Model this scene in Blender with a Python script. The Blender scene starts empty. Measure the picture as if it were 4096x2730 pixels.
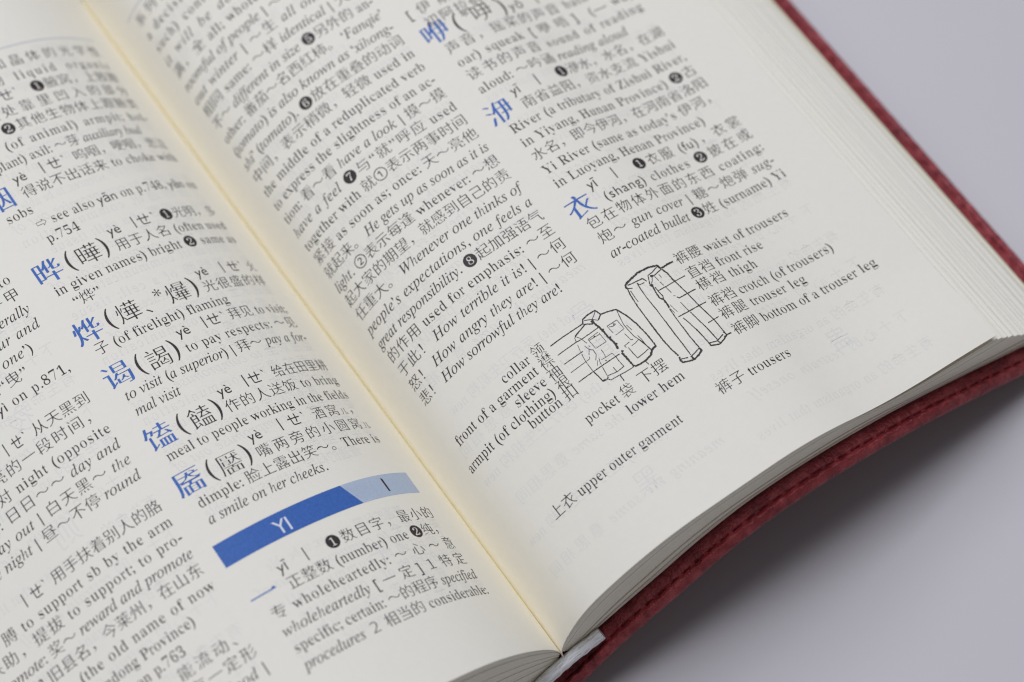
import bpy, bmesh, math, random
import numpy as np
from mathutils import Matrix, Vector

random.seed(7)
rng = np.random.default_rng(11)
MM = 0.001
scene = bpy.context.scene
COL = scene.collection

# ------------------------------------------------------------------ camera
cam_data = bpy.data.cameras.new('camera')
cam = bpy.data.objects.new('camera', cam_data)
COL.objects.link(cam)
RIGHT = Vector((0.82128864, -0.56428094, -0.08409509))
DOWN = Vector((-0.54464413, -0.73160153, -0.41002681))
FWD = Vector((0.16984622, 0.38255226, -0.90818832))
rot = Matrix((RIGHT, -DOWN, -FWD)).transposed().to_4x4()
cam.matrix_world = Matrix.Translation(Vector((-42.1210, -101.8642, 340.4006)) * MM) @ rot
cam_data.sensor_width = 36.0
cam_data.lens = 10189.26 / 4096 * 36.0
cam_data.clip_start = 0.01
cam_data.clip_end = 20
cam_data.dof.use_dof = True
cam_data.dof.focus_distance = 0.356
cam_data.dof.aperture_fstop = 12.0
cam_data.dof.aperture_blades = 0
scene.camera = cam

# ------------------------------------------------------------------ world, lamps, exposure
world = bpy.data.worlds.new('World')
scene.world = world
world.use_nodes = True
bg = world.node_tree.nodes['Background']
bg.inputs['Color'].default_value = (0.86, 0.9, 1.0, 1)
bg.inputs['Strength'].default_value = 0.15


def area_lamp(name, loc, target, size, power, color, size_y=None):
    d = bpy.data.lights.new(name, 'AREA')
    d.shape = 'RECTANGLE'
    d.size = size
    d.size_y = size_y or size
    d.energy = power
    d.color = color
    o = bpy.data.objects.new(name, d)
    COL.objects.link(o)
    o.location = loc
    o.rotation_euler = (Vector(target) - Vector(loc)).to_track_quat('-Z', 'Y').to_euler()
    return o


area_lamp('softbox_lamp', (0.0, 0.20, 0.88), (0.03, 0.03, 0.0), 0.80, 5.12, (0.835, 0.868, 0.99), 0.40)
area_lamp('back_lamp', (0.12, 0.54, 0.80), (0.03, 0.03, 0.0), 0.60, 2.6, (0.835, 0.868, 0.99), 0.34)  # second soft lamp behind the book, for the wider outer penumbra

scene.view_settings.view_transform = 'Standard'
scene.view_settings.look = 'None'
scene.view_settings.exposure = 0.0
scene.view_settings.gamma = 1.0
scene.view_settings.use_curve_mapping = False
scene.cycles.filter_width = 1.2
scene.cycles.max_bounces = 16
scene.cycles.diffuse_bounces = 12
scene.cycles.glossy_bounces = 4
scene.cycles.caustics_reflective = False
scene.cycles.caustics_refractive = False


# ------------------------------------------------------------------ materials
def new_mat(name):
    m = bpy.data.materials.new(name)
    m.use_nodes = True
    nt = m.node_tree
    return m, nt, nt.nodes['Principled BSDF']


def node(nt, kind, **kw):
    n = nt.nodes.new(kind)
    for k, v in kw.items():
        setattr(n, k, v)
    return n


def ramp(nt, fac, stops):
    r = node(nt, 'ShaderNodeValToRGB')
    e = r.color_ramp.elements
    while len(e) < len(stops):
        e.new(0.5)
    for i, (p, c) in enumerate(stops):
        e[i].position = p
        e[i].color = (*c, 1)
    nt.links.new(fac, r.inputs['Fac'])
    return r.outputs['Color']


def coords(nt, scale, kind='Object'):
    tc = node(nt, 'ShaderNodeTexCoord')
    mp = node(nt, 'ShaderNodeMapping')
    mp.inputs['Scale'].default_value = scale
    nt.links.new(tc.outputs[kind], mp.inputs['Vector'])
    return mp.outputs['Vector']


def noise(nt, vec, scale, detail=4, rough=0.6):
    n = node(nt, 'ShaderNodeTexNoise')
    n.inputs['Scale'].default_value = scale
    n.inputs['Detail'].default_value = detail
    n.inputs['Roughness'].default_value = rough
    nt.links.new(vec, n.inputs['Vector'])
    return n.outputs['Fac']


def bump(nt, bsdf, height, strength, dist):
    b = node(nt, 'ShaderNodeBump')
    b.inputs['Strength'].default_value = strength
    b.inputs['Distance'].default_value = dist
    nt.links.new(height, b.inputs['Height'])
    nt.links.new(b.outputs['Normal'], bsdf.inputs['Normal'])


PAPER = (0.865, 0.818, 0.690)


def paper_material(name, base=PAPER, amp=0.012):
    m, nt, b = new_mat(name)
    v = coords(nt, (1, 1, 1))
    f = noise(nt, v, 900, 5, 0.7)
    lo = tuple(c * (1 - amp) for c in base)
    hi = tuple(min(1, c * (1 + amp)) for c in base)
    nt.links.new(ramp(nt, f, [(0.3, lo), (0.7, hi)]), b.inputs['Base Color'])
    b.inputs['Roughness'].default_value = 0.8
    b.inputs['Specular IOR Level'].default_value = 0.15
    bump(nt, b, noise(nt, v, 420, 3), 0.12, 0.0002)
    return m


def ink_material(name, base, amp=0.25, rough=0.55):
    m, nt, b = new_mat(name)
    v = coords(nt, (1, 1, 1))
    f = noise(nt, v, 2600, 3, 0.7)
    lo = tuple(c * (1 - amp) for c in base)
    hi = tuple(c * (1 + amp) for c in base)
    nt.links.new(ramp(nt, f, [(0.3, lo), (0.7, hi)]), b.inputs['Base Color'])
    b.inputs['Roughness'].default_value = rough
    b.inputs['Specular IOR Level'].default_value = 0.2
    return m


M_PAPER = paper_material('paper')


M_INK = ink_material('black_ink', (0.048, 0.037, 0.035))
M_BLUE = ink_material('blue_ink', (0.060, 0.150, 0.44))
M_BANNER = ink_material('banner_blue_ink', (0.054, 0.140, 0.42), 0.12)
M_TINT = ink_material('pale_blue_ink', (0.60, 0.655, 0.70), 0.03)
M_TINTLINE = ink_material('pale_blue_line_ink', (0.36, 0.45, 0.60), 0.05)
M_GHOST = ink_material('show_through_ink', (0.795, 0.766, 0.688), 0.012, 0.8)
M_RULE = ink_material('rule_ink', (0.52, 0.53, 0.58), 0.05)
M_KNOCK = ink_material('knocked_out_lettering', (0.74, 0.75, 0.78), 0.02, 0.8)


def edge_material():
    # cut paper edges: fine lines follow the leaves (UV.y counts leaves)
    m, nt, b = new_mat('cut_paper_edges')
    v = coords(nt, (3.0, 14.0, 1.0), 'UV')
    f = noise(nt, v, 3.0, 6, 0.75)
    nt.links.new(ramp(nt, f, [(0.30, (0.78, 0.725, 0.57)), (0.5, (0.90, 0.85, 0.71)), (0.7, (0.92, 0.875, 0.745))]), b.inputs['Base Color'])
    b.inputs['Roughness'].default_value = 0.85
    b.inputs['Specular IOR Level'].default_value = 0.1
    bump(nt, b, f, 0.22, 0.0002)
    return m


M_EDGE = edge_material()


def fore_edge_material():
    m, nt, b = new_mat('trimmed_fore_edge')
    v = coords(nt, (2.0, 12.0, 1.0), 'UV')
    f = noise(nt, v, 3.0, 5, 0.7)
    nt.links.new(ramp(nt, f, [(0.3, (0.80, 0.755, 0.63)), (0.55, (0.86, 0.815, 0.695))]), b.inputs['Base Color'])
    b.inputs['Roughness'].default_value = 0.85
    b.inputs['Specular IOR Level'].default_value = 0.1
    bump(nt, b, f, 0.15, 0.0002)
    return m


M_FORE = fore_edge_material()
M_CREAM = paper_material('cream_endpaper', (0.84, 0.80, 0.60))
M_FOLD_GLOW = ink_material('painted_fold_glow', (0.56, 0.49, 0.225), 0.06, 0.7)  # warm glow of the fold, put into the colour of an added strip


def leather_material():
    m, nt, b = new_mat('red_leather')
    v = coords(nt, (1, 1, 1))
    f = noise(nt, v, 650, 4, 0.6)
    g = noise(nt, v, 160, 4, 0.6)
    mx = node(nt, 'ShaderNodeMath', operation='MULTIPLY_ADD')
    nt.links.new(g, mx.inputs[0])
    mx.inputs[1].default_value = 0.5
    nt.links.new(f, mx.inputs[2])
    nt.links.new(ramp(nt, mx.outputs[0], [(0.46, (0.11, 0.010, 0.012)), (0.70, (0.235, 0.022, 0.026)), (0.95, (0.35, 0.055, 0.058))]), b.inputs['Base Color'])
    b.inputs['Roughness'].default_value = 0.46
    b.inputs['Specular IOR Level'].default_value = 0.45
    vo = node(nt, 'ShaderNodeTexVoronoi', feature='DISTANCE_TO_EDGE')
    vo.inputs['Scale'].default_value = 1300
    nt.links.new(v, vo.inputs['Vector'])
    w = noise(nt, coords(nt, (1.0, 0.16, 1.0)), 2100, 3, 0.6)
    aw = node(nt, 'ShaderNodeMath', operation='MULTIPLY_ADD')
    nt.links.new(w, aw.inputs[0])
    aw.inputs[1].default_value = 1.3
    ad = node(nt, 'ShaderNodeMath', operation='ADD')
    nt.links.new(ad.outputs[0], aw.inputs[2])
    nt.links.new(vo.outputs['Distance'], ad.inputs[0])
    nt.links.new(f, ad.inputs[1])
    bump(nt, b, aw.outputs[0], 0.7, 0.00035)
    return m


M_LEATHER = leather_material()
M_THREAD = ink_material('dark_maroon_thread', (0.085, 0.009, 0.013), 0.3, 0.7)


def band_material():
    m, nt, b = new_mat('white_woven_band')
    v = coords(nt, (55.0, 15.0, 1.0), 'UV')
    f = noise(nt, v, 1.0, 3, 0.6)
    nt.links.new(ramp(nt, f, [(0.36, (0.66, 0.64, 0.60)), (0.46, (0.88, 0.865, 0.84)), (0.58, (0.95, 0.94, 0.925))]), b.inputs['Base Color'])
    b.inputs['Roughness'].default_value = 0.45
    bump(nt, b, f, 0.7, 0.0006)
    return m


M_BAND = band_material()


def table_material():
    m, nt, b = new_mat('pale_grey_table_top')
    v = coords(nt, (1, 1, 1))
    f = noise(nt, v, 9, 3, 0.5)
    nt.links.new(ramp(nt, f, [(0.3, (0.585, 0.552, 0.545)), (0.7, (0.605, 0.572, 0.565))]), b.inputs['Base Color'])
    b.inputs['Roughness'].default_value = 0.5
    b.inputs['Specular IOR Level'].default_value = 0.25
    bump(nt, b, noise(nt, v, 1500, 2), 0.05, 0.0002)
    return m


M_TABLE = table_material()


# ------------------------------------------------------------------ object helpers
def mesh_obj(name, verts, faces, mat, parent=None, smooth=False, uvs=None, mm=True):
    me = bpy.data.meshes.new(name)
    v = np.asarray(verts, dtype=float)
    if mm:
        v = v * MM
    me.from_pydata(v.tolist(), [], [list(f) for f in faces])
    mats = mat if isinstance(mat, (list, tuple)) else [mat]
    for m in mats:
        me.materials.append(m)
    if uvs is not None:
        lay = me.uv_layers.new(name='UVMap')
        for lp in me.loops:
            lay.data[lp.index].uv = uvs[lp.vertex_index]
    if smooth:
        me.polygons.foreach_set('use_smooth', [True] * len(me.polygons))
    me.update()
    o = bpy.data.objects.new(name, me)
    COL.objects.link(o)
    if parent:
        o.parent = parent
    return o


def grid_faces(nu, nv, flip=False, base=0):
    F = []
    for i in range(nu - 1):
        for j in range(nv - 1):
            a, b, c, d = (base + i * nv + j, base + (i + 1) * nv + j, base + (i + 1) * nv + j + 1, base + i * nv + j + 1)
            F.append((d, c, b, a) if flip else (a, b, c, d))
    return F


# ------------------------------------------------------------------ the shape of the open pages (mm)
# x runs across the gutter, y up the page along the gutter, z up.  s is the distance from the gutter over the paper.
VB = -1.706            # bottom edge of the pages
VT = 131.0             # top edge of the pages (outside the picture)
PITCH = 2.8            # line pitch of the dictionary text
SW = 85.37             # width of a page
K_R, T_R = [0, 0.6, 1.3, 2.2, 4, 8, 14, 22, 32, 44, 58, 75], [1.54, 1.47, 1.25, 1.125, 1.1382, 1.0032, 0.5309, 0.3141, 0.0, -0.017, -0.4922, -0.1796]
K_L, T_L = [0, 0.6, 1.3, 2.2, 4, 8, 14, 22, 32, 44, 60], [1.54, 1.45, 1.26, 1.15, 1.0849, 0.9729, 0.7941, 0.5124, 0.3392, 0.119, -0.1774]
SG = np.arange(0, 95, 0.25)


def profile(kn, th):
    t = np.interp(SG, kn, th)
    c, s = np.cos(t), np.sin(t)
    x = np.concatenate([[0], np.cumsum((c[1:] + c[:-1]) / 2 * 0.25)])
    z = np.concatenate([[0], np.cumsum((s[1:] + s[:-1]) / 2 * 0.25)])
    return t, x, z


PR = {'R': profile(K_R, T_R), 'L': profile(K_L, T_L)}
SIGN = {'R': 1.0, 'L': -1.0}


def sstep(x):
    x = np.clip(x, 0, 1)
    return x * x * (3 - 2 * x)


def lift(page, s, v):
    """the loose outer corner of the uppermost right-hand leaf stands up a little"""
    if page == 'R':
        return 1.35 * sstep((s - 52) / 30) * sstep((17 - v) / 19)
    return 0 * s


def surf(page, s, v, h=0.0, raised=True):
    t, x, z = PR[page]
    s = np.asarray(s, float)
    v = np.asarray(v, float) + 0 * s
    tt = np.interp(s, SG, t)
    X = np.interp(s, SG, x)
    Z = np.interp(s, SG, z) + (lift(page, s, v) if raised else 0)
    X = (X - h * np.sin(tt)) * SIGN[page]
    Z = Z + h * np.cos(tt)
    return np.stack([X, v, Z], -1)


# the printed grid sits very slightly out of square on the real paper
WARP = {'R': ([-0.0223, 0.0315, 0.0209, -0.0455, 0.3007, 0.0897, -0.0425, -0.486], [-0.0959, -0.3168, -0.0436, -0.1812, -0.4388, 0.7593, -0.0928, -0.1798]),
        'L': ([-0.2179, -0.0274, -0.3039, 0.0272, 0.1789, 0.3961, -0.0205, -0.1467], [-0.1744, -0.2316, 0.1407, -0.3295, -0.2144, 0.6762, 0.1517, 0.3187])}
V0 = {'R': 36.7249, 'L': 8.7249}


def grid_point(page, u, y, h, warped=True):
    """u across (negative on the left-hand page), y up the page -> point on the paper"""
    s = np.abs(u)
    v = np.asarray(y, float)
    if warped:
        a, b = (s - 40) / 40, (v - 60) / 60
        B = np.stack([1 + 0 * a, a, b, a * a, a * b, b * b, a ** 3, b * a * a], -1)
        s, v = s + B @ np.array(WARP[page][0]), v + B @ np.array(WARP[page][1])
    return surf(page, np.maximum(s, 0.05), v, h)


# ------------------------------------------------------------------ glyph outlines (built-in typeface)
AFM_R = dict(zip('abcdefghijklmnopqrstuvwxyz', [444, 500, 444, 500, 444, 333, 500, 500, 278, 278, 500, 278, 778, 500, 500, 500, 500, 333, 389, 278, 500, 500, 722, 500, 500, 444]))
AFM_B = dict(zip('abcdefghijklmnopqrstuvwxyz', [500, 556, 444, 556, 444, 333, 500, 556, 278, 333, 556, 278, 833, 556, 500, 556, 556, 444, 389, 333, 556, 500, 722, 500, 500, 444]))
_cu = bpy.data.curves.new('glyph_outline', 'FONT')
_cu.resolution_u = 4
_ob = bpy.data.objects.new('glyph_outline', _cu)
COL.objects.link(_ob)


def raw_text(body):
    _cu.body = body
    dg = bpy.context.evaluated_depsgraph_get()
    dg.update()
    ev = _ob.evaluated_get(dg)
    me = ev.to_mesh()
    V = np.array([v.co[:2] for v in me.vertices]) if len(me.vertices) else np.zeros((0, 2))
    F = [tuple(p.vertices) for p in me.polygons]
    ev.to_mesh_clear()
    return V, F


def is_cjk(c):
    o = ord(c)
    return 0x2460 <= o <= 0x24ff or 0x2776 <= o <= 0x277f or 0x2e80 <= o <= 0x9fff or 0xff00 <= o <= 0xffef or 0x3000 <= o <= 0x303f or 0x3100 <= o <= 0x312f


GL = {}


def glyph(ch, style):
    key = (ch, style)
    if key in GL:
        return GL[key]
    src, tx, ty, sx = ch, 0.0, 0.0, 1.0
    if is_cjk(ch):
        style = 'H' if style == 'H' else 'C'
        key = (ch, style)
        if key in GL:
            return GL[key]
        num = 0x2460 <= ord(ch) <= 0x277f
        if not num:
            tx, ty = (0.004, 0.021) if style == 'C' else (-0.016, 0.023)
        if 0x3100 <= ord(ch) <= 0x312f:
            tx, ty = 0.0, 0.0
    elif style == 'R' and ch.isalpha() and ch.isascii():
        src = chr((0x1D400 if ch.isupper() else 0x1D41A) + ord(ch) - (65 if ch.isupper() else 97))
        tx, ty = 0.027, 0.004
        sx = AFM_R[ch] / AFM_B[ch] if ch in AFM_R else 0.95
    elif style == 'R' and ch.isdigit():
        src = chr(0x1D7CE + int(ch))
        tx, ty, sx = 0.026, 0.004, 0.92
    elif style == 'I' and ch.isalpha() and ch.isascii():
        if ch == 'h':
            src, tx, ty, sx = chr(0x1D489), 0.034, 0.008, 0.90
        else:
            src = chr((0x1D434 if ch.isupper() else 0x1D44E) + ord(ch) - (65 if ch.isupper() else 97))
            tx, ty, sx = 0.001, -0.001, 0.965
    if ch == 'ㄧ':
        src = '丨'
    V, F = raw_text(src)
    if is_cjk(ch):
        adv = 1.0
    else:
        V2, _ = raw_text(src + src)
        adv = (np.ptp(V2[:, 0]) - np.ptp(V[:, 0])) * sx if len(V) else 0.27
    if 0x2460 <= ord(ch) <= 0x277f:
        ctr = (V.min(0) + V.max(0)) / 2
        V = ctr + (V - ctr) * 1.1
    if len(V):
        # thin or swell the strokes along their outline normals
        cnt = {}
        for f in F:
            for i in range(len(f)):
                e = (f[i], f[(i + 1) % len(f)])
                cnt[e] = 1
        nrm = np.zeros_like(V)
        area = sum((V[f[1]][0] - V[f[0]][0]) * (V[f[2]][1] - V[f[0]][1]) - (V[f[2]][0] - V[f[0]][0]) * (V[f[1]][1] - V[f[0]][1]) for f in F)
        sg = 1 if area > 0 else -1
        for (a, b) in cnt:
            if (b, a) not in cnt:
                d = V[b] - V[a]
                L = np.hypot(*d)
                if L > 1e-7:
                    n = np.array([d[1], -d[0]]) / L * sg
                    nrm[a] += n
                    nrm[b] += n
        ln = np.hypot(nrm[:, 0], nrm[:, 1])
        ln[ln < 1e-9] = 1
        nrm /= ln[:, None]
        V = V - nrm * np.array([tx, ty])
        V[:, 0] *= sx
        # cut long faces so that the glyph can follow the bend of the page
        bm = bmesh.new()
        vs = [bm.verts.new((p[0], p[1], 0)) for p in V]
        for f in F:
            try:
                bm.faces.new([vs[i] for i in f])
            except ValueError:
                pass
        x0, x1 = V[:, 0].min(), V[:, 0].max()
        step = 0.13 if style == 'H' else 0.2
        x = math.floor(x0 / step) * step + step
        while x < x1:
            bmesh.ops.bisect_plane(bm, geom=bm.verts[:] + bm.edges[:] + bm.faces[:], dist=1e-6, plane_co=(x, 0, 0), plane_no=(1, 0, 0))
            x += step
        bm.verts.index_update()
        V = np.array([v.co[:2] for v in bm.verts])
        F = [tuple(v.index for v in f.verts) for f in bm.faces]
        if sg < 0:
            F = [f[::-1] for f in F]
        bm.free()
    GL[key] = (V, F, adv)
    return GL[key]


class Ink:
    """collects printed shapes of one kind on one page"""

    def __init__(self, page, h=0.026, warped=True):
        self.page, self.h, self.warped = page, h, warped
        self.P, self.F, self.n = [], [], 0

    def add(self, V2, F):
        if not len(V2):
            return
        self.P.append(grid_point(self.page, V2[:, 0], V2[:, 1], self.h, self.warped))
        n = self.n
        self.F += [tuple(i + n for i in f) for f in F]
        self.n += len(V2)

    def char(self, ch, style, u, y, size, sx=1.0, mirror=False):
        V, F, adv = glyph(ch, style)
        if len(V):
            W = V * size * np.array([sx, 1.0])
            if mirror:
                W = W * np.array([-1, 1.0])
                F = [f[::-1] for f in F]
            self.add(W + np.array([u, y]), F)
        return adv * size * sx

    def build(self, name, mat, parent):
        return mesh_obj(name, np.concatenate(self.P), self.F, mat, parent)


SIZE = 2.33


def tokens(text):
    st, small = 'R', False
    out = []
    for c in text:
        if c == '_':
            st = 'R' if st == 'I' else 'I'
        elif c == '^':
            st = 'R' if st == 'S' else 'S'
        elif c == '`':
            small = not small
        else:
            out.append((c, st, 0.55 if small else 1.0))
    return out


def set_line(ink, k, u0, u1, text, size=SIZE, mode='J', mirror=False):
    """J: between u0 and u1 (gaps give way, as in justified type); L: from u0; E: ending at u1"""
    tk = tokens(text)
    W, gaps = [], []
    for i, (c, st, sc) in enumerate(tk):
        if c == ' ':
            W.append(0.26 * size)
            gaps.append((i, 1.0))
        else:
            W.append(glyph(c, st)[2] * size * sc)
            nx = tk[i + 1][0] if i + 1 < len(tk) else ''
            if nx and nx != ' ' and (is_cjk(c) or is_cjk(nx)):
                gaps.append((i, 0.8))
            elif nx and nx != ' ':
                gaps.append((i, 0.26))
    total = sum(W)
    sx, extra = 1.0, [0.0] * len(tk)
    if mode == 'J':
        free = (u1 - u0) - total
        if u1 <= -44.4 and u0 < -52 and free > 0.14 * total:   # cut by the picture: only its right end is known
            u0 = u1 - total * 1.08
            free = total * 0.08
        if free >= 0 and gaps and (' ' in text or is_cjk(text[0])):
            g = sum(w for _, w in gaps)
            for i, w in gaps:
                extra[i] = free * w / g
        elif free < 0:
            sx = (u1 - u0) / total
        x = u0
        if free > 0 and sx == 1.0 and total and abs(u1 + 44.5) < 0.1 and ' ' not in text and not is_cjk(text[0]):
            x = u1 - total
    elif mode == 'E':
        x = u1 - total
    else:
        x = u0
    y = V0[ink.page] + k * PITCH
    xm0 = x
    for i, (c, st, sc) in enumerate(tk):
        if c != ' ':
            if mirror:
                ink.char(c, st, (u0 + u1) - x, y, size * sc, sx, True)
            else:
                ink.char(c, st, x, y, size * sc, sx)
        x += W[i] * sx + extra[i]

# ------------------------------------------------------------------ what is printed (line number from the foot of the grid, from, to, text)
# _italic_  ^sans^  `small`
LM, RM = 9.5, 40.75          # right-hand page, inner column
LN, RN = 44.82, 77.1         # right-hand page, outer column
R_LINES = [
    (28, LM, RM, '系列作品 a series of works'), (27, LM, RM, 'a decision or a plan of this'), (26, LM, RM, 'such) contains ❸只要 once'),
    (25, LM, RM, '_it will be done._ ❹整个；'), (24, LM, RM, '满，全 all; whole: ～屋子人 _a_'), (23, LM, RM, '_roomful of people_ | ～冬 _through-_'),
    (22, LM, RM, '_out winter_ | ～生 _all one’s life_'), (21, LM, RM, '相同 same: ～样 _identical_ | 大小'), (20, LM, RM, '不～ _different in size_ ❺另外的 an-'),
    (19, LM, RM, 'other: 番茄～名西红柿。 _‘Fanqie’_'), (18, LM, RM, '_(tomato) is also known as ‘xihong-_'), (17, LM, RM, '_shi’ (tomato)._ ❻放在重叠的动词'),
    (16, LM, RM, '中间，表示稍微，轻微 used in'), (15, LM, RM, 'the middle of a reduplicated verb'), (14, LM, RM, 'to express the slightness of an ac-'),
    (13, LM, RM, 'tion: 看～看 _have a look_ | 摸～摸'), (12, LM, RM, '_have a feel_ ❼与“就”呼应 used'), (11, LM, RM, 'together with 就①表示两事时间'),
    (10, LM, RM, '紧接 as soon as; once: 天～亮他'), (9, LM, RM, '就起来。 _He gets up as soon as it is_'), (8, LM, RM, '_light._ ②表示每逢 whenever: ～想'),
    (7, LM, RM, '起大家的期望，就感到自己的责'), (6, LM, RM, '任重大。 _Whenever one thinks of_'), (5, LM, RM, '_people’s expectations, one feels a_'),
    (4, LM, RM, '_great responsibility._ ❽起加强语气'), (3, LM, RM, '的作用 used for emphasis: ～至'), (2, LM, RM, '于此！ _How terrible it is!_ | ～何'),
    (1, LM, RM, '怒！ _How angry they are!_ | ～何'), (0, LM, 36.2, '悲！ _How sorrowful they are!_'),
    (18, 43.3, RN, '[伊斯兰教] 公元七世纪'), (17, LN, RN, '初阿拉伯半岛上的人所创 the'), (15, LN, RN, '声音，摇桨的声音 bath of an'),
    (14, LN, 56.6, 'oar) squeak'), (14, 57.9, 67.0, '[ 咿 唔 ]'), (14, 69.2, RN, '(— wú)'), (13, LN, RN, '读书的声音 sound of reading'), (12, LN, 72.4, 'aloud: ～吟诵 _reading aloud_'),
    (16, 58.0, RN, '^yō^ ㄧㄛ 拟声词'), (11, 56.8, RN, '❶洢水，水名，在湖'), (10, 48.78, RN, '南省益阳，资水支流 Yishui'),
    (9, LN, RN, 'River (a tributary of Zishui River,'), (8, LN, RN, 'in Yiyang, Hunan Province) ❷古'), (7, LN, RN, '水名，即今伊河，在河南省洛阳'),
    (6, LN, RN, 'Yi River (same as today’s 伊河，'), (5, LN, 72.46, 'in Luoyang, Henan Province)'), (4, 57.05, RN, '❶衣服 (^fu^)，衣裳'),
    (3, 49.6, RN, '(^shang^) clothes ❷披在或'), (2, LN, RN, '包在物体外面的东西 coating:'), (1, LN, RN, '炮～ _gun cover_ | 糖～炮弹 _sug-_'),
    (0, LN, RN, '_ar-coated bullet_ ❸姓 (surname) Yi'),
    (11, 48.55, 51.4, '^yī^'), (4, 48.6, 51.5, '^yī^'), (11, 52.2, 54.5, 'ㄧ'), (4, 52.3, 54.6, 'ㄧ'),
    (-2.1, 52.06, 73.16, '裤腰 waist of trousers'), (-3.13, 52.1, 66.23, '直裆 front rise'), (-4.0, 52.1, 63.2, '横裆 thigh'),
    (-5.1, 52.1, 75.05, '裤裆 crotch (of trousers)'), (-6.0, 52.1, 68.13, '裤腿 trouser leg'), (-7.07, 52.1, 78.8, '裤脚 bottom of a trouser leg'),
    (-2.25, 21.31, 28.98, 'collar 领'), (-2.98, 10.12, 29.05, 'front of a garment 襟'), (-3.72, 20.74, 29.0, 'sleeve 袖'),
    (-4.47, 8.9, 29.05, 'armpit (of clothing) 裉'), (-5.11, 20.55, 29.04, 'button 扣'), (-6.76, 27.2, 35.5, 'pocket 袋'),
    (-6.66, 36.6, 41.3, '下摆'), (-7.64, 32.63, 42.19, 'lower hem'), (-9.5, 15.15, 38.08, '上衣 upper outer garment'), (-9.44, 44.48, 57.39, '裤子 trousers'),
]
A, B = -40.34, -8.62         # left-hand page, inner column
C0, D = -76.2, -44.5         # left-hand page, outer column
L_LINES = [
    (0, A, B, '_procedures_ ２ 相当的 considerable:'), (1, A, B, 'specific; certain: ～的程序 _specified_'), (2, A, B, '_wholeheartedly_ [ 一 定 ] １ 特 定'),
    (3, A, B, '专 wholeheartedly: ～ 心 ～ 意'), (4, -36.17, B, '正整数 (number) one ❷纯，'), (5, -28.4, B, '❶数目字，最小的'),
    (9, A, -21.1, '_a smile on her cheeks._'), (10, A, B, 'dimple: 脸上露出笑～。There is'), (11, -29.17, B, '嘴两旁的小圆窝`儿`'),
    (12, -17.93, B, '酒窝`儿`，'), (13, A, B, 'meal to people working in the fields'), (14, -29.17, B, '作的人送饭 to bring'),
    (15, -19.6, B, '给在田里耕'), (16, A, -33.3, '_mal visit_'), (17, A, B, '_to visit (a superior)_ | 拜～ _pay a for-_'),
    (18, -28.99, B, 'to pay respects: ～见'), (19, -20.0, B, '拜见 to visit;'), (20, A, -18.3, '子 (of firelight) flaming'),
    (21, -20.85, B, '光很盛的样'), (22, -10.4, B, '火'), (23, -38.9, -33.0, '“烨”'), (24, A, B, 'in given names) bright ❷ same as'),
    (25, -28.88, B, '用于人名 (often used'), (26, -19.65, B, '❶光明，多'), (27, -36.95, -30.6, 'p.754'),
    (28, -37.04, B, '⇨ see also ^yān^ on p.748, ^yān^ on'), (29, A, -34.2, 'sobs'), (30, -36.07, B, '得说不出话来 to choke with'),
    (31, -26.1, B, '呜咽，哽咽，悲泣'), (32, A, -12.1, '(of plant) axil: ～芽 _auxiliary bud_'), (33, A, B, '部分 (of animal) armpit; hol-'),
    (34, A, B, 'armpit ❷其他生物体上跟腋类'), (35, A, B, '膊相连处靠里凹入的部分'), (36, -25.2, B, '❶腋窝，上肢跟'),
    (37, A, B, '机化合物 liquid organic'), (38, A, B, '有流动性和晶体的光学性'),
    (1, -70, D, '喝的东西: 血～ _blood_ |'), (2, C0, D, '有一定体积，没有一定形'), (3, -63, D, '液体，能流动、'), (4, -73, -52.3, '⇨ see also ^yē^ on p.763'),
    (5, -74, -49.2, 'Yexian, Shandong Province)'), (6, C0, D, 'Yexian (the old name of now'), (7, C0, D, '[掖县] 旧县名，今莱州，在山东'),
    (8, C0, D, '_promote_: 奖～ _reward and promote_'), (9, C0, D, '扶助，提拔 to support; to pro-'), (10, C0, D, '膊 to support sb by the arm'),
    (11, -62.2, D, '用手扶着别人的胳'), (13, C0, D, '_the whole night_ | 昼～不停 _round_'), (14, C0, D, '_in, day out_ | 白天黑～ _the_'),
    (15, C0, D, 'of day): 日日～～ _day and_'), (16, C0, D, '跟“昼”相对 night (opposite'), (17, C0, D, '到天亮的一段时间，'), (18, -53.6, D, '从天黑到'),
    (20, C0, D, '⇨ see also ^yì^ on p.871,'), (21, -56.5, -49.6, '同“曳”'), (22, -58, -47.2, '_to one’)_'), (23, -66, D, '_honour and_'), (24, -66, D, '_literally_'),
    (25, -53, D, '斗牛甲'), (26, -56, D, 'out to'),
    (5, -36.2, -33.5, '^yī^'), (5, -32.7, -30.6, 'ㄧ'),
    (18, -58.9, -54.5, 'ㄧㄝˋ'), (11, -67.8, -63.0, 'ㄧㄝˋ'),
]
for k_, a_, b_, c_ in ((12, -29.0, -23.6, -21.2), (15, -28.9, -24.2, -22.6), (19, -28.9, -24.2, -22.6), (22, -20.6, -15.6, -13.4), (26, -28.7, -24.2, -22.5), (31, -36.1, -31.3, -29.3), (36, -36.1, -31.3, -29.3)):
    L_LINES += [(k_, a_, a_ + 2.9, '^yè^'), (k_, b_ - 1.15, b_ + 1.15, 'ㄧ'), (k_, c_ - 1.15, c_ + 2.0, 'ㄝˋ')]
# large blue entry characters: page, centre, line
HEADWORDS = [('L', '咽', -39.5, 30.5), ('L', '晔', -39.44, 25.55), ('L', '烨', -39.55, 21.5), ('L', '谒', -39.55, 18.55), ('L', '馌', -39.45, 14.5), ('L', '靥', -39.6, 11.58),
             ('L', '一', -39.6, 4.5), ('R', '咿', 45.3, 16.6), ('R', '洢', 45.3, 10.57), ('R', '衣', 45.8, 3.5)]
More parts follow.
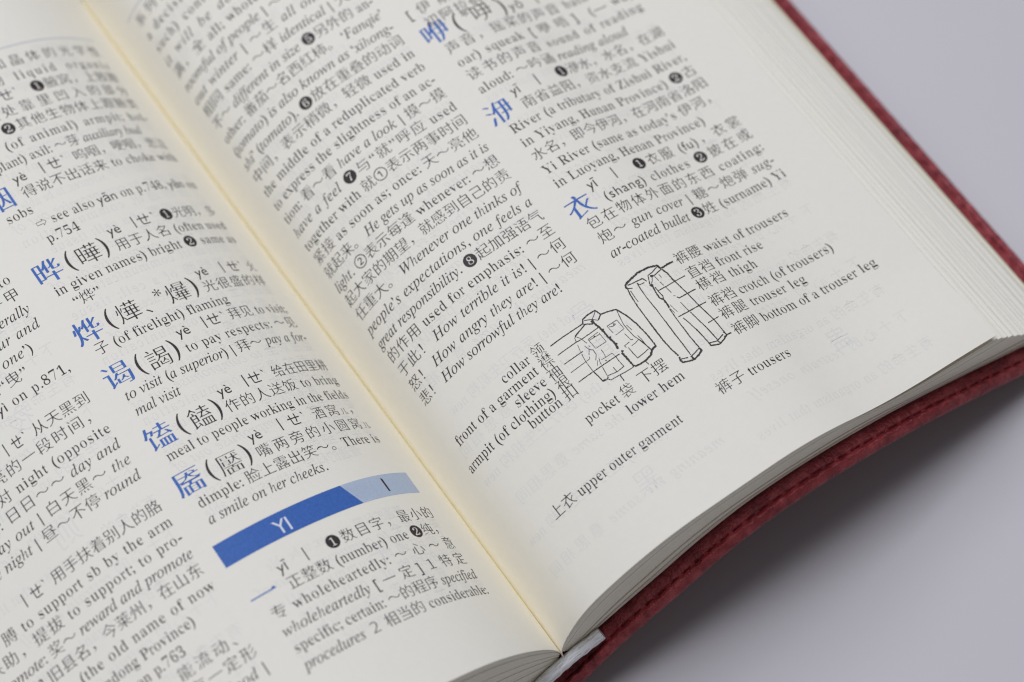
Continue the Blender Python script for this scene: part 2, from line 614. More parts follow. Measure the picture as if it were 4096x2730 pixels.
# black traditional forms beside them
VARIANTS = [('L', '曄', -33.05, 25.5), ('L', '燁', -33.05, 21.5), ('L', '爗', -24.95, 21.5), ('L', '謁', -33.2, 18.4), ('L', '饁', -33.0, 14.42), ('L', '靨', -33.3, 11.45), ('R', '吚', 53.4, 16.5)]
PARENS = [('L', '(', -36.0, 25.5), ('L', ')', -30.4, 25.5), ('L', '(', -36.0, 21.5), ('L', ')', -22.2, 21.5), ('L', '(', -36.1, 18.45), ('L', ')', -30.5, 18.45), ('L', '(', -36.0, 14.45), ('L', ')', -30.3, 14.45),
          ('L', '(', -36.2, 11.5), ('L', ')', -30.5, 11.5), ('R', '(', 48.9, 16.4), ('R', ')', 56.9, 16.4)]
# pen strokes of the two drawings: width, points (mm on the page)
JACKET = [(0.14,[(29.75,30.72),(32.36,30.81),(35.34,30.81)]),
    (0.11,[(29.77,28.93),(33.03,29.01),(34.02,28.92),(36.81,29.02)]),
    (0.11,[(29.73,27.24),(32.96,27.29)]),
    (0.08,[(29.73,25.62),(32.3,25.72)]),
    (0.12,[(29.76,23.79),(32.3,23.85),(33.79,23.86),(36.18,23.89),(36.84,23.89)]),
    (0.17,[(35.32,30.72),(35.78,31.38),(36.82,31.55),(37.97,31.49),(38.26,30.52),(37.47,29.96)]),
    (0.09,[(37.9,31.39),(37.42,30.95),(36.92,30.62),(36.75,30.06)]),
    (0.09,[(35.81,31.1),(36.76,30.64),(37.44,29.98)]),
    (0.15,[(35.41,30.66),(36.57,29.94)]),
    (0.34,[(36.67,30.51),(36.71,29.94)]),
    (0.17,[(38.26,30.52),(39.35,30.26),(40.46,29.83),(41.06,28.18),(41.46,26.39),(41.67,24.2),(41.67,21.86)]),
    (0.23,[(41.67,21.86),(40.72,21.63)]),
    (0.15,[(35.48,30.51),(34.46,30.18),(33.44,29.85)]),
    (0.09,[(33.44,29.85),(33.2,29.63),(33.03,29.07)]),
    (0.07,[(33.42,29.81),(33.85,29.05),(34.13,27.95)]),
    (0.23,[(36.7,29.99),(36.93,29.07),(37.02,28.06),(37.11,26.7),(37.24,26.01)]),
    (0.27,[(37.24,26.01),(37.25,25.41),(37.15,24.64)]),
    (0.23,[(37.04,28.34),(37.28,28.31)]),
    (0.23,[(37.2,26.83),(37.42,26.77)]),
    (0.23,[(37.36,25.43),(37.55,25.39)]),
    (0.08,[(40.45,29.69),(40.19,28.58),(39.95,27.36),(39.95,26.37),(40.06,24.9),(40.37,23.98)]),
    (0.14,[(40.37,23.98),(40.57,23.03),(40.72,22.13),(40.82,21.65)]),
    (0.07,[(40.21,26.98),(40.38,25.85)]),
    (0.07,[(39.57,28.44),(37.9,28.45),(38,27.08)]),
    (0.07,[(39.57,28.44),(39.62,26.71),(38.08,26.58)]),
    (0.08,[(38.79,28.33),(39.09,28.01),(38.67,27.92),(38.06,28.18)]),
    (0.17,[(38.71,28.09),(38.88,28.02)]),
    (0.07,[(36.34,28.47),(34.58,28.35),(34.65,26.57),(36.44,26.56),(36.41,28.27)]),
    (0.07,[(36.36,28.06),(35.64,28.1),(34.63,28.16)]),
    (0.2,[(35.49,28.26),(35.56,28.11)]),
    (0.06,[(32.93,28.55),(32.65,27.47)]),
    (0.08,[(32.57,27.04),(32.37,25.81),(32.32,23.88),(32.59,22.02)]),
    (0.14,[(32.32,23.88),(32.49,22.87),(32.55,21.85)]),
    (0.07,[(33.61,27.84),(33.81,27),(33.31,26.29)]),
    (0.06,[(34.15,27.54),(34.15,27.23)]),
    (0.08,[(33.81,27),(34.23,26.59),(34.16,25.75),(33.6,25.08)]),
    (0.06,[(33.23,26.05),(32.98,25.75),(32.48,25.73)]),
    (0.05,[(33.83,24.91),(33.28,24.24)]),
    (0.07,[(34.18,25.15),(33.91,24.46),(33.83,24.03)]),
    (0.06,[(34.28,24.67),(35.02,24.61),(36.08,24.61),(36.16,23.86)]),
    (0.06,[(35.16,25.99),(35.15,25.4),(35,24.63)]),
    (0.11,[(34.69,24.27),(34.79,24.09)]),
    (0.09,[(36.18,23.89),(36.15,22.98),(36.21,21.95),(34.99,21.83),(33.62,22.12)]),
    (0.08,[(34.94,22.75),(34.99,21.83)]),
    (0.08,[(33.76,23.69),(33.64,22.89),(33.52,22.1)]),
    (0.07,[(39.22,26.02),(39.39,24.7),(39.66,24.6)]),
    (0.07,[(39.03,24.57),(38.09,24.48),(38.19,24.12)]),
    (0.09,[(38.41,23.95),(38.43,22.85),(38.51,21.85),(39.53,21.93),(40.51,22.08)]),
    (0.08,[(38.95,23.9),(39.63,23.93),(40.3,24.13)]),
    (0.08,[(40.53,24.7),(40.64,23.87),(40.62,23.09)]),
    (0.23,[(37.29,24.1),(37.53,23.87)]),
    (0.23,[(37.21,23.86),(37.29,22.61),(37.41,21.05)]),
    (0.23,[(40.78,21.59),(40.25,21.1),(39.12,20.86)]),
    (0.2,[(39.12,20.86),(38.25,20.87),(37.47,21.01)]),
    (0.1,[(39.09,20.83),(39.22,20.09)]),
    (0.1,[(37.33,21.06),(36.04,21.1),(34.98,21.2),(33.58,21.32),(33.3,21.68)]),
    (0.18,[(33.53,22),(33.29,21.78)]),
    (0.23,[(32.49,21.89),(33.03,21.78)]),
    (0.11,[(32.99,21.72),(33.33,21.71)]),
    (0.11,[(35.01,21.18),(34.97,20.08)])]
TROUSERS = [(0.24,[(49.59,31.57),(50.64,31.65),(51.66,31.67)]),
    (0.12,[(46.95,28.76),(48.16,28.72),(49.86,28.76),(51.73,28.78)]),
    (0.14,[(48.57,26.49),(48.77,26.15),(50.22,26.16),(51.68,26.17)]),
    (0.09,[(48.29,26.91),(48.51,26.72)]),
    (0.13,[(46.82,23.69),(48.67,23.61),(50.4,23.64),(51.66,23.61)]),
    (0.11,[(49.79,20.6),(50.84,20.66),(51.73,20.7)]),
    (0.15,[(50.86,17.65),(51.68,17.57)]),
    (0.26,[(43.72,32.19),(44.44,32.46),(46.26,32.78),(47.97,32.69),(49.22,32.3),(49.45,31.5)]),
    (0.21,[(43.72,32.19),(43.54,31.81),(43.62,31.55)]),
    (0.14,[(43.93,31.98),(44.78,31.81),(46.27,31.66),(46.54,30.92)]),
    (0.12,[(45.19,31.51),(45.37,31.03),(46.12,30.96)]),
    (0.11,[(43.68,31.51),(44.25,31.19)]),
    (0.12,[(49.07,32.09),(47.99,31.71),(47.21,31.62),(46.85,30.86),(46.58,30.23)]),
    (0.12,[(49.4,31.43),(47.91,31.11),(47.43,31.17)]),
    (0.26,[(47.41,31.39),(47.77,31.15)]),
    (0.09,[(47.6,31.16),(47.24,30.59),(46.85,30.25)]),
    (0.3,[(46.64,30.19),(46.73,29.82)]),
    (0.17,[(46.78,29.89),(46.62,29.29),(46.48,28.48),(46.46,27.7),(46.76,27.13)]),
    (0.11,[(46.93,29.48),(46.92,28.59),(47.01,27.72),(46.76,27.13)]),
    (0.2,[(46.76,27.13),(46.76,26.38),(46.67,25.64)]),
    (0.18,[(49.46,31.39),(49.74,30.41),(49.78,29.47),(49.86,28.76)]),
    (0.13,[(49.86,28.76),(50.19,26.18),(50.4,23.64),(50.84,20.66),(50.86,17.65)]),
    (0.08,[(47.9,30.96),(47.99,30.09)]),
    (0.08,[(47.99,29.84),(48.13,29.04)]),
    (0.08,[(48.59,30.92),(48.65,30.27)]),
    (0.09,[(48.2,28.64),(48.35,27.48)]),
    (0.09,[(48.5,25.47),(48.62,24.04),(48.68,23.55)]),
    (0.14,[(43.62,31.55),(43.4,30.61),(43.26,29.41),(43.16,28.28),(43.1,26.82),(43.05,25.26),(42.98,22.82)]),
    (0.09,[(43.78,31.03),(43.68,30),(43.65,28.97)]),
    (0.11,[(45.2,31.41),(45.06,30.09),(44.99,28.74),(45,26.52),(44.93,24.07),(44.82,21.46)]),
    (0.11,[(46.57,25.51),(46.47,23.88),(46.38,22.04),(46.34,20.38)]),
    (0.06,[(47.02,26),(47.11,25.14),(47.23,24.45)]),
    (0.06,[(46.69,25.42),(46.79,24.45)]),
    (0.11,[(47.31,23.2),(47.53,22.15),(47.73,20.72),(47.89,19.22)]),
    (0.12,[(48.72,23.42),(48.93,21.63),(49.16,19.99),(49.25,18.39)]),
    (0.17,[(43.05,25.27),(42.98,23.19),(42.98,21.59),(43.08,20.14),(43.28,18.7)]),
    (0.12,[(44.96,24.11),(44.85,21.5),(44.83,19.63),(44.75,17.81)]),
    (0.13,[(46.41,22.08),(46.33,20.25),(46.39,18.12)]),
    (0.21,[(46.34,18.06),(46.39,17.52),(45.68,17.14),(44.74,16.93),(44.22,17.07),(43.14,17.53)]),
    (0.21,[(43.28,18.51),(43.1,17.95),(43.17,17.5)]),
    (0.12,[(43.24,18.09),(44.21,17.67)]),
    (0.23,[(44.72,17.64),(44.67,17.08)]),
    (0.11,[(46.29,17.99),(45.61,17.78),(44.77,17.6)]),
    (0.13,[(47.76,20.76),(47.89,18.98),(47.96,17.85)]),
    (0.18,[(47.96,17.85),(47.89,17.39)]),
    (0.12,[(47.96,17.85),(49.12,17.49),(50.46,17.95)]),
    (0.17,[(47.89,17.39),(49.13,16.89),(50.07,17.19),(50.84,17.62)]),
    (0.12,[(49.14,19.96),(49.23,18.61),(49.27,17.69)]),
    (0.14,[(49.12,17.49),(49.34,17.05)]),
    (0.15,[(50.77,18.26),(50.9,17.69)]),
    (0.12,[(50.38,17.6),(50.61,17.56)])]

# ------------------------------------------------------------------ table
TZ = -13.4
xs = np.array([-700, -300, -150, -80, -40, 0, 40, 80, 130, 200, 400, 900.0])
tab_v = [(x, y, TZ) for x in xs for y in np.array([-500, -200, -80, -20, 40, 100, 160, 260, 500, 900.0])]
nt_ = 10
tab_n = len(tab_v)
tab = mesh_obj('table_top', tab_v + [(x, y, TZ - 25) for x, y, _ in tab_v],
               grid_faces(12, nt_) + grid_faces(12, nt_, True, tab_n)
               + [(i, i + tab_n, i + 1 + tab_n, i + 1) for i in range(nt_ - 1)]
               + [(11 * nt_ + i + 1, 11 * nt_ + i + 1 + tab_n, 11 * nt_ + i + tab_n, 11 * nt_ + i) for i in range(nt_ - 1)]
               + [((i + 1) * nt_, (i + 1) * nt_ + tab_n, i * nt_ + tab_n, i * nt_) for i in range(11)]
               + [(i * nt_ + 9, i * nt_ + 9 + tab_n, (i + 1) * nt_ + 9 + tab_n, (i + 1) * nt_ + 9) for i in range(11)], M_TABLE)
tab['kind'] = 'structure'

# ------------------------------------------------------------------ the dictionary
book = bpy.data.objects.new('open_dictionary', None)
book.empty_display_size = 0.02
COL.objects.link(book)
book['label'] = 'open bilingual dictionary with a stitched dark red leather cover lying on a pale table'
book['category'] = 'book'


def catmull(pts, n):
    P = np.array(pts, float)
    P = np.vstack([2 * P[0] - P[1], P, 2 * P[-1] - P[-2]])
    out = []
    for i in range(1, len(P) - 2):
        p0, p1, p2, p3 = P[i - 1], P[i], P[i + 1], P[i + 2]
        for t in np.linspace(0, 1, 24, endpoint=False):
            out.append(0.5 * ((2 * p1) + (-p0 + p2) * t + (2 * p0 - 5 * p1 + 4 * p2 - p3) * t * t + (-p0 + 3 * p1 - 3 * p2 + p3) * t ** 3))
    out.append(P[-2])
    out = np.array(out)
    L = np.concatenate([[0], np.cumsum(np.hypot(*np.diff(out, axis=0).T))])
    return out, L


def resample(curve, ts):
    out, L = curve
    d = np.asarray(ts) * L[-1]
    return np.stack([np.interp(d, L, out[:, 0]), np.interp(d, L, out[:, 1])], -1)


# inner face of the cover, across the book
COVER_PTS = [(-96, -11.75), (-60, -11.75), (-26, -11.7), (-16, -11.2), (-9.5, -9.9), (-4, -8.1), (0, -6.3), (3, -4.4), (6.5, -2.1), (12, 0.55), (17.9, 2.8), (25, 5.7), (32.6, 7.5), (40, 7.55),
             (47, 6.6), (56, 4.4), (64, 1.7), (74, -2.55), (83, -6.8), (90.6, -10.2), (93.75, -11.45)]
COVER = catmull(COVER_PTS, 0)

# --- cover: one sheet of padded leather with a rounded, stitched lip
OVER, THICK = 3.45, 1.75
y0, y1 = VB - OVER, VT + OVER
Lc = COVER[1][-1]
d_near = np.concatenate([np.linspace(0, 0.85, 9) ** 1.0, np.linspace(0.95, 2.6, 24), [2.9, 3.3, 4, 5.5]])
ls = np.concatenate([Lc - d_near[::-1]])
ls = np.concatenate([np.arange(0, Lc - 5.6, 0.29), ls])
ys = np.concatenate([y0 + d_near, np.linspace(y0 + 6, y1 - 3, 260), [y1 - 1, y1]])


def lip(d):
    """height of the inner leather face over the board, by distance from the edge"""
    r = 0.85
    base = np.where(d < r, -THICK / 2 + THICK / 2 * np.sqrt(np.clip(1 - (1 - d / r) ** 2, 0, 1)), 0.0)
    swell = 0.42 * np.exp(-((d - 0.98) / 0.42) ** 2)
    return base + np.where(d > 0.25, swell, 0)


def lip_out(d):
    r = 0.85
    return np.where(d < r, -THICK / 2 - THICK / 2 * np.sqrt(np.clip(1 - (1 - d / r) ** 2, 0, 1)), -THICK)


cpts = resample(COVER, ls / Lc)
tg = np.gradient(cpts, axis=0)
tg /= np.hypot(tg[:, 0], tg[:, 1])[:, None]
nc = np.stack([-tg[:, 1], tg[:, 0]], -1)
LL, YY = np.meshgrid(ls, ys, indexing='ij')
dd = np.minimum(np.minimum(Lc - LL, YY - y0), y1 - YY)
# thread holes: the groove is deep under each stitch and closes between two of them
run = np.where(YY - y0 < Lc - LL, LL - 3.0, YY - y0 - 2.2)
ph = np.mod(run, 2.32) / 2.32
groove = -0.36 * np.exp(-((dd - 1.72) / 0.15) ** 2) * np.where(ph < 0.78, 1.0, 0.25)
pucker = groove + 0.12 * np.sin((LL + YY * 0.7) * 2 * np.pi / 2.3) * np.exp(-((dd - 1.2) / 0.6) ** 2)
hi, ho = lip(dd) + pucker, lip_out(dd)
vi = np.stack([cpts[:, None, 0] + nc[:, None, 0] * hi, YY, cpts[:, None, 1] + nc[:, None, 1] * hi], -1).reshape(-1, 3)
vo = np.stack([cpts[:, None, 0] + nc[:, None, 0] * ho, YY, cpts[:, None, 1] + nc[:, None, 1] * ho], -1).reshape(-1, 3)
nl, ny = len(ls), len(ys)
nn = nl * ny
cf = grid_faces(nl, ny) + grid_faces(nl, ny, True, nn)
cf += [(j + 1, j + 1 + nn, j + nn, j) for j in range(ny - 1)]
cover = mesh_obj('cover', np.vstack([vi, vo]), cf, M_LEATHER, book, smooth=True)
_bm = bmesh.new()
_bm.from_mesh(cover.data)
bmesh.ops.remove_doubles(_bm, verts=_bm.verts, dist=2e-6)
bmesh.ops.recalc_face_normals(_bm, faces=_bm.faces)
_bm.to_mesh(cover.data)
_bm.free()

# stitches lying in the groove of the lip
sv, sf = [], []


def stitch(p, q, up):
    ax = q - p
    L = np.linalg.norm(ax)
    ax = ax / L
    side = np.cross(ax, up)
    b = len(sv)
    K, R_ = 8, 6
    for i in range(K + 1):
        t = i / K
        r = 0.135 * (np.sin(np.pi * min(max(t, 0.02), 0.98)) ** 0.45)
        c = p + ax * L * t + up * (-0.14 + 0.10 * np.sin(np.pi * t))
        for j in range(R_):
            a = 2 * np.pi * j / R_
            sv.append(c + side * r * np.cos(a) + up * r * 0.8 * np.sin(a))
    for i in range(K):
        for j in range(R_):
            j2 = (j + 1) % R_
            sf.append((b + i * R_ + j, b + i * R_ + j2, b + (i + 1) * R_ + j2, b + (i + 1) * R_ + j))


def on_cover(l, y, h=0.0):
    c = np.array([np.interp(l, ls, cpts[:, 0]), np.interp(l, ls, cpts[:, 1])])
    n = np.array([np.interp(l, ls, nc[:, 0]), np.interp(l, ls, nc[:, 1])])
    n /= np.linalg.norm(n)
    return np.array([c[0] + n[0] * h, y, c[1] + n[1] * h]), np.array([n[0], 0, n[1]])


l = 3.0
while l < Lc - 4.2:
    jit = rng.normal(0, 0.05)
    a, n1 = on_cover(l, y0 + 1.72 + jit, -0.2)
    b_, n2 = on_cover(l + 1.78, y0 + 1.72 + jit * 0.5 + 0.05, -0.2)
    stitch(a, b_, (n1 + n2) / 2)
    l += 2.32
y = y0 + 2.2
while y < y1 - 3:
    a, n1 = on_cover(Lc - 1.72, y, -0.2)
    b_, n2 = on_cover(Lc - 1.72, y + 1.78, -0.2)
    stitch(a, b_, n1)
    y += 2.32
mesh_obj('stitching', sv, sf, M_THREAD, cover, smooth=True)

# --- blocks of leaves
def slab(name, top, bot, va, vb_, parent, w0, w1, mats, uvk):
    """a gathering of leaves between two profile curves (n,2)"""
    n = len(top)
    V, F, UV, MI = [], [], [], []
    xs_ = np.concatenate([[0], np.cumsum(np.hypot(*np.diff(top, axis=0).T))])
    nv = 24
    vs = np.linspace(0, 1, nv)
    for prof, w in ((top, w0), (bot, w1)):
        for i in range(n):
            for t in vs:
                V.append((prof[i, 0], va[i] + (vb_ - va[i]) * t, prof[i, 1]))
                UV.append((xs_[i] / 100, w * uvk))
    N = n * nv
    F += grid_faces(n, nv)
    MI += [0] * len(F)
    k = len(F)
    F += grid_faces(n, nv, True, N)
    MI += [0] * (len(F) - k)
    # cut faces need vertices of their own for the line pattern
    base = len(V)
    for prof, w in ((top, w0), (bot, w1)):
        for i in range(n):
            V.append((prof[i, 0], va[i], prof[i, 1]))
            UV.append((xs_[i] / 100, w * uvk))
    k = len(F)
    F += [(base + i, base + n + i, base + n + i + 1, base + i + 1) for i in range(n - 1)]
    MI += [1] * (len(F) - k)
    k = len(F)
    base2 = len(V)
    for prof, w in ((top, w0), (bot, w1)):
        for t in vs:
            V.append((prof[-1, 0], va[-1] + (vb_ - va[-1]) * t, prof[-1, 1]))
            UV.append((t * 1.3, w * uvk))
    F += [(base2 + i, base2 + i + 1, base2 + nv + i + 1, base2 + nv + i) for i in range(nv - 1)]
    MI += [2] * (len(F) - k)
    o = mesh_obj(name, V, F, mats, parent, uvs=UV)
    o.data.polygons.foreach_set('material_index', MI)
    return o


def block(page, cov_pts, edges, gap, uvk, par, end_jit, v_jit, recess):
    ts = np.linspace(0, 1, 110) ** 1.25
    Tp = surf(page, ts * SW, 50.0, -0.11, raised=False)[:, [0, 2]]
    Cp = resample(catmull(cov_pts, 0), ts)
    end_n = Cp[-1] - Tp[-1]
    end_n = np.array([abs(end_n[1]), abs(end_n[0]) * 0.5])
    for i in range(len(edges) - 1):
        a, b_ = edges[i], edges[i + 1]
        g = gap[i]
        j = rng.normal(0, end_jit)
        tread = np.linalg.norm((Cp[-1] - Tp[-1]) * (b_ - a)) * 0.42 if page == 'R' else 0.0

        def crv(w, ext=0.0):
            P = Tp * (1 - w) + Cp * w
            d = P[-1] - P[-2]
            d = d / np.linalg.norm(d)
            P = P + np.outer((ts ** 6), d * (j + ext))
            return P
        va = VB + rng.normal(0, v_jit) + 0.0 * ts + recess[i]
        last = page == 'R' and i == len(edges) - 2
        slab('leaf_gathering', crv(a, tread), crv(b_ - g), va, VT, par, a, b_ - g, [M_CREAM if last else M_PAPER, M_EDGE, M_CREAM if last else M_FORE], uvk)


block_r = bpy.data.objects.new('page_block', None)
COL.objects.link(block_r)
block_r.parent = book
block_l = bpy.data.objects.new('page_block', None)
COL.objects.link(block_l)
block_l.parent = book
block_r['label'] = 'thin block of leaves under the page with the garment drawings'
block_l['label'] = 'thick block of leaves under the page with the blue banner'
CR = [(2.6, -3.3), (4.2, -2.4), (6.5, -1.2), (12, 0.85)] + [(x, z + 0.12) for x, z in COVER_PTS[10:20]]
edges_r = [0, 0.05, 0.1, 0.14, 0.19, 0.25, 0.29, 0.33, 0.38, 0.43, 0.47, 0.53, 0.59, 0.65, 0.75, 0.82, 0.91, 0.95, 1.0]
gap_r = [0.0008] * 19
block('R', CR, edges_r, gap_r, 0.9, block_r, 0.1, 0.02, [0.0] * 11 + [0.02, 1.3, 0.0, 1.4, 0.0, 1.2, 0.3])
CL = [(-1.0, -6.2), (-6, -9.0), (-12, -10.4), (-18, -11.2), (-28, -11.55), (-60, -11.6), (-88, -11.6)]
ne = 26
edges_l = [0] + sorted(((np.arange(1, ne) + rng.uniform(-0.3, 0.3, ne - 1)) / ne).tolist()) + [1.0]
block('L', CL, edges_l, [0.0006] * ne, 3.2, block_l, 0.25, 0.06, [0.0] * ne)


# --- the two pages that lie open
def page_sheet(page, label):
    us = np.concatenate([[0.02], np.arange(0.4, SW, 0.45), [SW]])
    vs = np.concatenate([np.linspace(VB, 20, 22), np.linspace(22, VT, 40)])
    U, Vv = np.meshgrid(us, vs, indexing='ij')
    # the glued inner edge reaches a trace lower at the foot
    Ve = Vv - 0.8 * np.exp(-U / 1.3) * np.clip((10 - Vv) / 12, 0, 1)
    top = surf(page, U.ravel(), Ve.ravel(), 0.0)
    bot = surf(page, U.ravel(), Ve.ravel(), -0.075)
    n1, n2 = len(us), len(vs)
    N = n1 * n2
    fl = page == 'L'
    F = grid_faces(n1, n2, fl) + grid_faces(n1, n2, not fl, N)
    F += [(i * n2, i * n2 + N, (i + 1) * n2 + N, (i + 1) * n2) for i in range(n1 - 1)]
    F += [((n1 - 1) * n2 + j, (n1 - 1) * n2 + j + N, (n1 - 1) * n2 + j + 1 + N, (n1 - 1) * n2 + j + 1) for j in range(n2 - 1)]
    o = mesh_obj('page', np.vstack([top, bot]), F, M_PAPER, book)
    o['label'] = label
    return o


page_l = page_sheet('L', 'page with blue entry characters and a blue section banner')
page_r = page_sheet('R', 'page with line drawings of a jacket and trousers')
PAGE = {'L': page_l, 'R': page_r}

# --- added strip in the fold; its yellow paints light bounced between the pages
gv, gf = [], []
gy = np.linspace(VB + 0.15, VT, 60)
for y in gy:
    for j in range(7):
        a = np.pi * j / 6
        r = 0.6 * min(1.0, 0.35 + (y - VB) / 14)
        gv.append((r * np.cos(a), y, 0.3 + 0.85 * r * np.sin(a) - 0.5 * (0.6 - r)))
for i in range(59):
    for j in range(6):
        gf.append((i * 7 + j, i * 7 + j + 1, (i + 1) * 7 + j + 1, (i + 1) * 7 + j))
mesh_obj('fold_glow_strip', gv, gf, M_FOLD_GLOW, book, smooth=True)

# --- printing
for pg, lines in (('L', L_LINES), ('R', R_LINES)):
    ink = Ink(pg)
    for k, a, b, s in lines:
        set_line(ink, k, a, b, s)
    for p_, ch, u, k in VARIANTS:
        if p_ == pg:
            ink.char(ch, 'C', u - 0.5 * 3.75, V0[pg] + k * PITCH - 0.38 * 3.75, 3.75)
    for p_, ch, u, k in PARENS:
        if p_ == pg:
            V, F, adv = glyph(ch, 'R')
            W = (V - np.array([(V[:, 0].min() + V[:, 0].max()) / 2, (V[:, 1].min() + V[:, 1].max()) / 2])) * np.array([4.0, 4.1])
            ink.add(W + np.array([u, V0[pg] + k * PITCH]), F)
    if pg == 'L':
        ink.char('*', 'R', -28.4, V0['L'] + 21.35 * PITCH, 3.0)
        ink.char('、', 'C', -30.9, V0['L'] + 20.95 * PITCH, 3.2)
    else:
        ink.char('*', 'R', 50.2, V0['R'] + 16.3 * PITCH, 3.0)
    ink.build('printed_text', M_INK, PAGE[pg])

for p_, ch, u, k in HEADWORDS:
    ink = Ink(p_, 0.024)
    sz = 4.35
    if ch == '一':
        # a single brush bar with its triangular tip
        y = V0[p_] + k * PITCH
        xs_ = np.linspace(-2.0, 1.35, 14)
        V = [(x + u, y - 0.10) for x in xs_] + [(x + u, y + 0.09) for x in xs_]
        F = [(i, i + 1, i + 15, i + 14) for i in range(13)]
        V += [(u + 1.36, y - 0.10), (u + 2.0, y - 0.02), (u + 1.62, y + 0.42), (u + 1.2, y + 0.095)]
        F += [(28, 29, 30, 31)]
        ink.add(np.array(V), F)
    else:
        ink.char(ch, 'H', u - 0.5 * sz, V0[p_] + k * PITCH - 0.38 * sz, sz)
    ink.build('headword', M_BLUE, PAGE[p_])


# section banner on the left-hand page
def patch(ink, u0, u1, ya, yb, skew0=0.0, skew1=0.0, n=60):
    V = []
    for i in range(n + 1):
        t = i / n
        V.append((u0 + (u1 - u0) * t + skew0 * (1 - t) + skew1 * t, ya))
        V.append((u0 + (u1 - u0) * t, yb))
    ink.add(np.array(V), [(2 * i, 2 * i + 2, 2 * i + 3, 2 * i + 1) for i in range(n)])


yb0, yb1 = V0['L'] + 6.62 * PITCH, V0['L'] + 7.96 * PITCH
ink = Ink('L', 0.018)
patch(ink, -41.9, -21.26, yb0, yb1, 0, 1.7)
ban = ink.build('section_banner', M_BANNER, page_l)
ink = Ink('L', 0.024)
for dx, ch in ((0.0, 'Y'), (1.78, 'I')):
    ink.char(ch, 'S', -33.35 + dx, V0['L'] + 6.80 * PITCH, 3.15)
ink.build('banner_lettering', M_KNOCK, page_l)
ink = Ink('L', 0.018)
patch(ink, -21.24, -8.05, yb0, yb1, 1.7, 0)
ink.build('banner_tint', M_TINT, page_l)
ink = Ink('L', 0.024)
for i in range(27):
    y = yb0 + (i + 0.5) * (yb1 - yb0) / 27
    f = (y - yb0) / (yb1 - yb0)
    patch(ink, -21.2 + 1.7 * (1 - f), -8.05, y - 0.032, y + 0.032, n=60)
ink.build('banner_tint_lines', M_TINTLINE, page_l)
ink = Ink('L', 0.030)
ink.add(np.array([(-14.18, V0['L'] + 6.9 * PITCH), (-13.86, V0['L'] + 6.9 * PITCH), (-13.86, V0['L'] + 7.70 * PITCH), (-14.25, V0['L'] + 7.75 * PITCH)]), [(0, 1, 2, 3)])
ink.build('banner_phonetic', M_INK, page_l)

# rules under the running heads
ink = Ink('L', 0.02)
patch(ink, -76, -7.6, V0['L'] + 39.27 * PITCH - 0.09, V0['L'] + 39.27 * PITCH + 0.09, n=120)
ink.build('running_rule', M_RULE, page_l)
ink = Ink('R', 0.02)
patch(ink, 7.9, 78, V0['R'] + 29.03 * PITCH - 0.09, V0['R'] + 29.03 * PITCH + 0.09, n=120)
ink.build('running_rule', M_RULE, page_r)


def ribbon(ink, pts, w, level):
    P = np.array(pts, float)
    # rough, slightly ragged pen line
    seg = []
    for i in range(len(P) - 1):
        L = np.hypot(*(P[i + 1] - P[i]))
        n = max(2, int(L / 0.10))
        seg += [P[i] + (P[i + 1] - P[i]) * t for t in np.linspace(0, 1, n, endpoint=False)]
    seg.append(P[-1])
    S = np.array(seg)
    tgt = np.gradient(S, axis=0)
    tgt /= np.maximum(np.hypot(tgt[:, 0], tgt[:, 1]), 1e-6)[:, None]
    nr = np.stack([-tgt[:, 1], tgt[:, 0]], -1)
    a = (w / 2) * (1 + rng.normal(0, 0.22, len(S)))
    b = (w / 2) * (1 + rng.normal(0, 0.22, len(S)))
    V = np.concatenate([S + nr * a[:, None], S - nr * b[:, None]])
    n = len(S)
    old = ink.h
    ink.h = 0.024 + 0.0012 * level
    ink.add(V, [(i + n, i + n + 1, i + 1, i) for i in range(n - 1)])
    ink.h = old


for nm, strokes in (('jacket_drawing', JACKET), ('trousers_drawing', TROUSERS)):
    ink = Ink('R')
    for i, (w, pts) in enumerate(strokes):
        ribbon(ink, pts, w * 1.2, i % 24)
    ink.build(nm, M_INK, page_r)

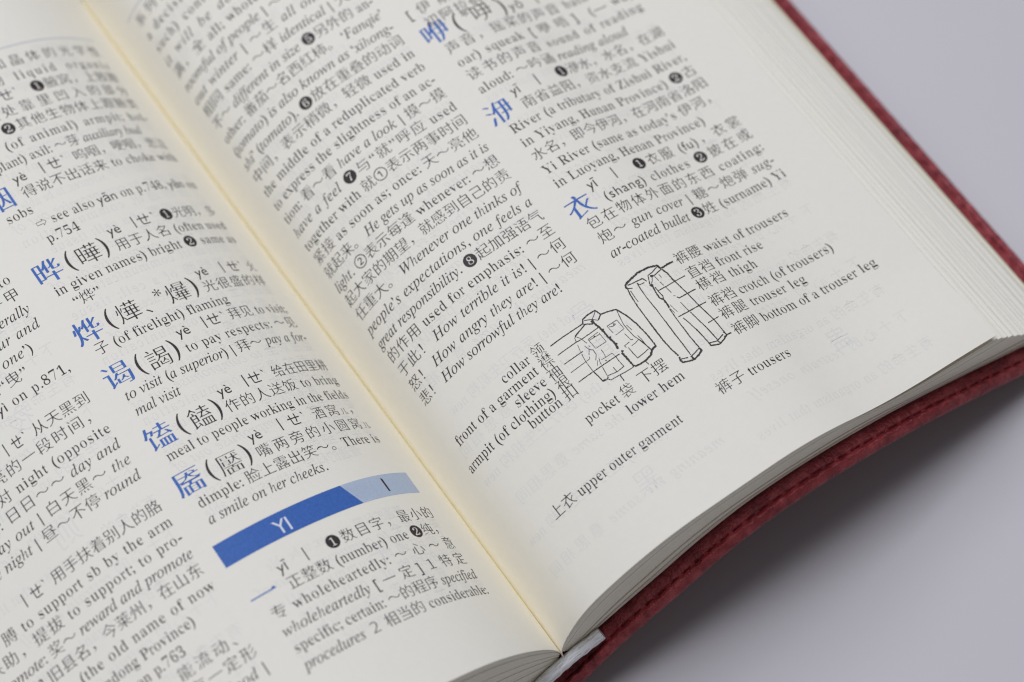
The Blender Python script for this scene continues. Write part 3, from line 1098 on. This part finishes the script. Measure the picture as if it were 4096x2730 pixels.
# print of the reverse sides showing faintly through the thin paper
GH = ['_the medical section of_ 数学课本', '普通的科学 sciences; to be able', '(of the) 医疗卫生机构 new', '_to be forced to sacrifice_ 而且', '有生命的 an organism that lives', '骨头的细胞 of a cell; tissue', '～ Chinese texts) 古书上说的',
      '_an old name for it_ 古代一种', '(in the) 中等学校 to admit', '上面的通讯 communication', '_meaning the same_ 意思相同', '到处都是 everywhere; _all over_', '下十心的 _restrain oneself_', '委屈求全 _to compromise out of_', '方法 method; way ❷办法', '用心的人 a careful _person_']
for pg, cols in (('L', ((C0, D), (A, B))), ('R', ((LM, RM), (LN, RN)))):
    ink = Ink(pg, 0.013)
    i = 3 if pg == 'L' else 0
    for (a, b) in cols:
        for k in range(-13 if pg == 'R' else 0, 29 if pg == 'R' else 39):
            i += 5
            s = GH[(i * 7 + k) % len(GH)]
            if (i + k) % 4 == 0 or (pg == 'L' and b == B and 5 < k < 9):
                continue
            set_line(ink, k + 0.36, a + (0 if i % 3 else 3.0), b - (0 if i % 4 else 5.5), s, mirror=True)
    for (u, k, ch) in ((38.5, -2.2, '骨'), (37.5, -4.4, '宣'), (68.0, -10.2, '蛊'), (31, -11.5, '黑')) if pg == 'R' else ((-55, 12.2, '则'), (-52, 18.6, '夜'), (-20, 3.2, '千')):
        ink.char(ch, 'C', u, V0[pg] + k * PITCH, 4.2, 1.0, True)
    ink.build('show_through_print', M_GHOST, PAGE[pg])

# --- woven head band at the foot of the spine
path, PL = catmull([(6.35, -0.25), (4.9, -0.6), (2.9, -1.0), (0.8, -1.45), (-2.8, -3.1), (-6, -5.1), (-10, -7.7), (-13, -9.2)], 0)
tt_ = np.linspace(0, 1, 90)
hp = resample((path, PL), tt_)
hd = np.gradient(hp, axis=0)
hd /= np.hypot(hd[:, 0], hd[:, 1])[:, None]
V, UV, F = [], [], []
NR = 20
for i in range(len(tt_)):
    n2 = np.array([-hd[i, 1], hd[i, 0]])
    for j in range(NR + 1):
        a = 2 * np.pi * j / NR
        r = 0.93 * (1 + 0.035 * np.sin(a * 5 + i * 0.9) + 0.03 * np.sin(i * 0.55)) * (1.0 if i > 1 else 0.93 + 0.035 * i)
        c = hp[i] + n2 * r * np.sin(a) * 0.95
        V.append((c[0], VB - 1.05 + r * np.cos(a) * 1.0, c[1]))
        UV.append((tt_[i] * PL[-1] / 100 + a * 0.012, j / NR))
for i in range(len(tt_) - 1):
    for j in range(NR):
        F.append((i * (NR + 1) + j, i * (NR + 1) + j + 1, (i + 1) * (NR + 1) + j + 1, (i + 1) * (NR + 1) + j))
F.append(tuple(range(NR)))
mesh_obj('head_band', V, F, M_BAND, book, smooth=True, uvs=UV)

bpy.data.objects.remove(_ob)
bpy.data.curves.remove(_cu)
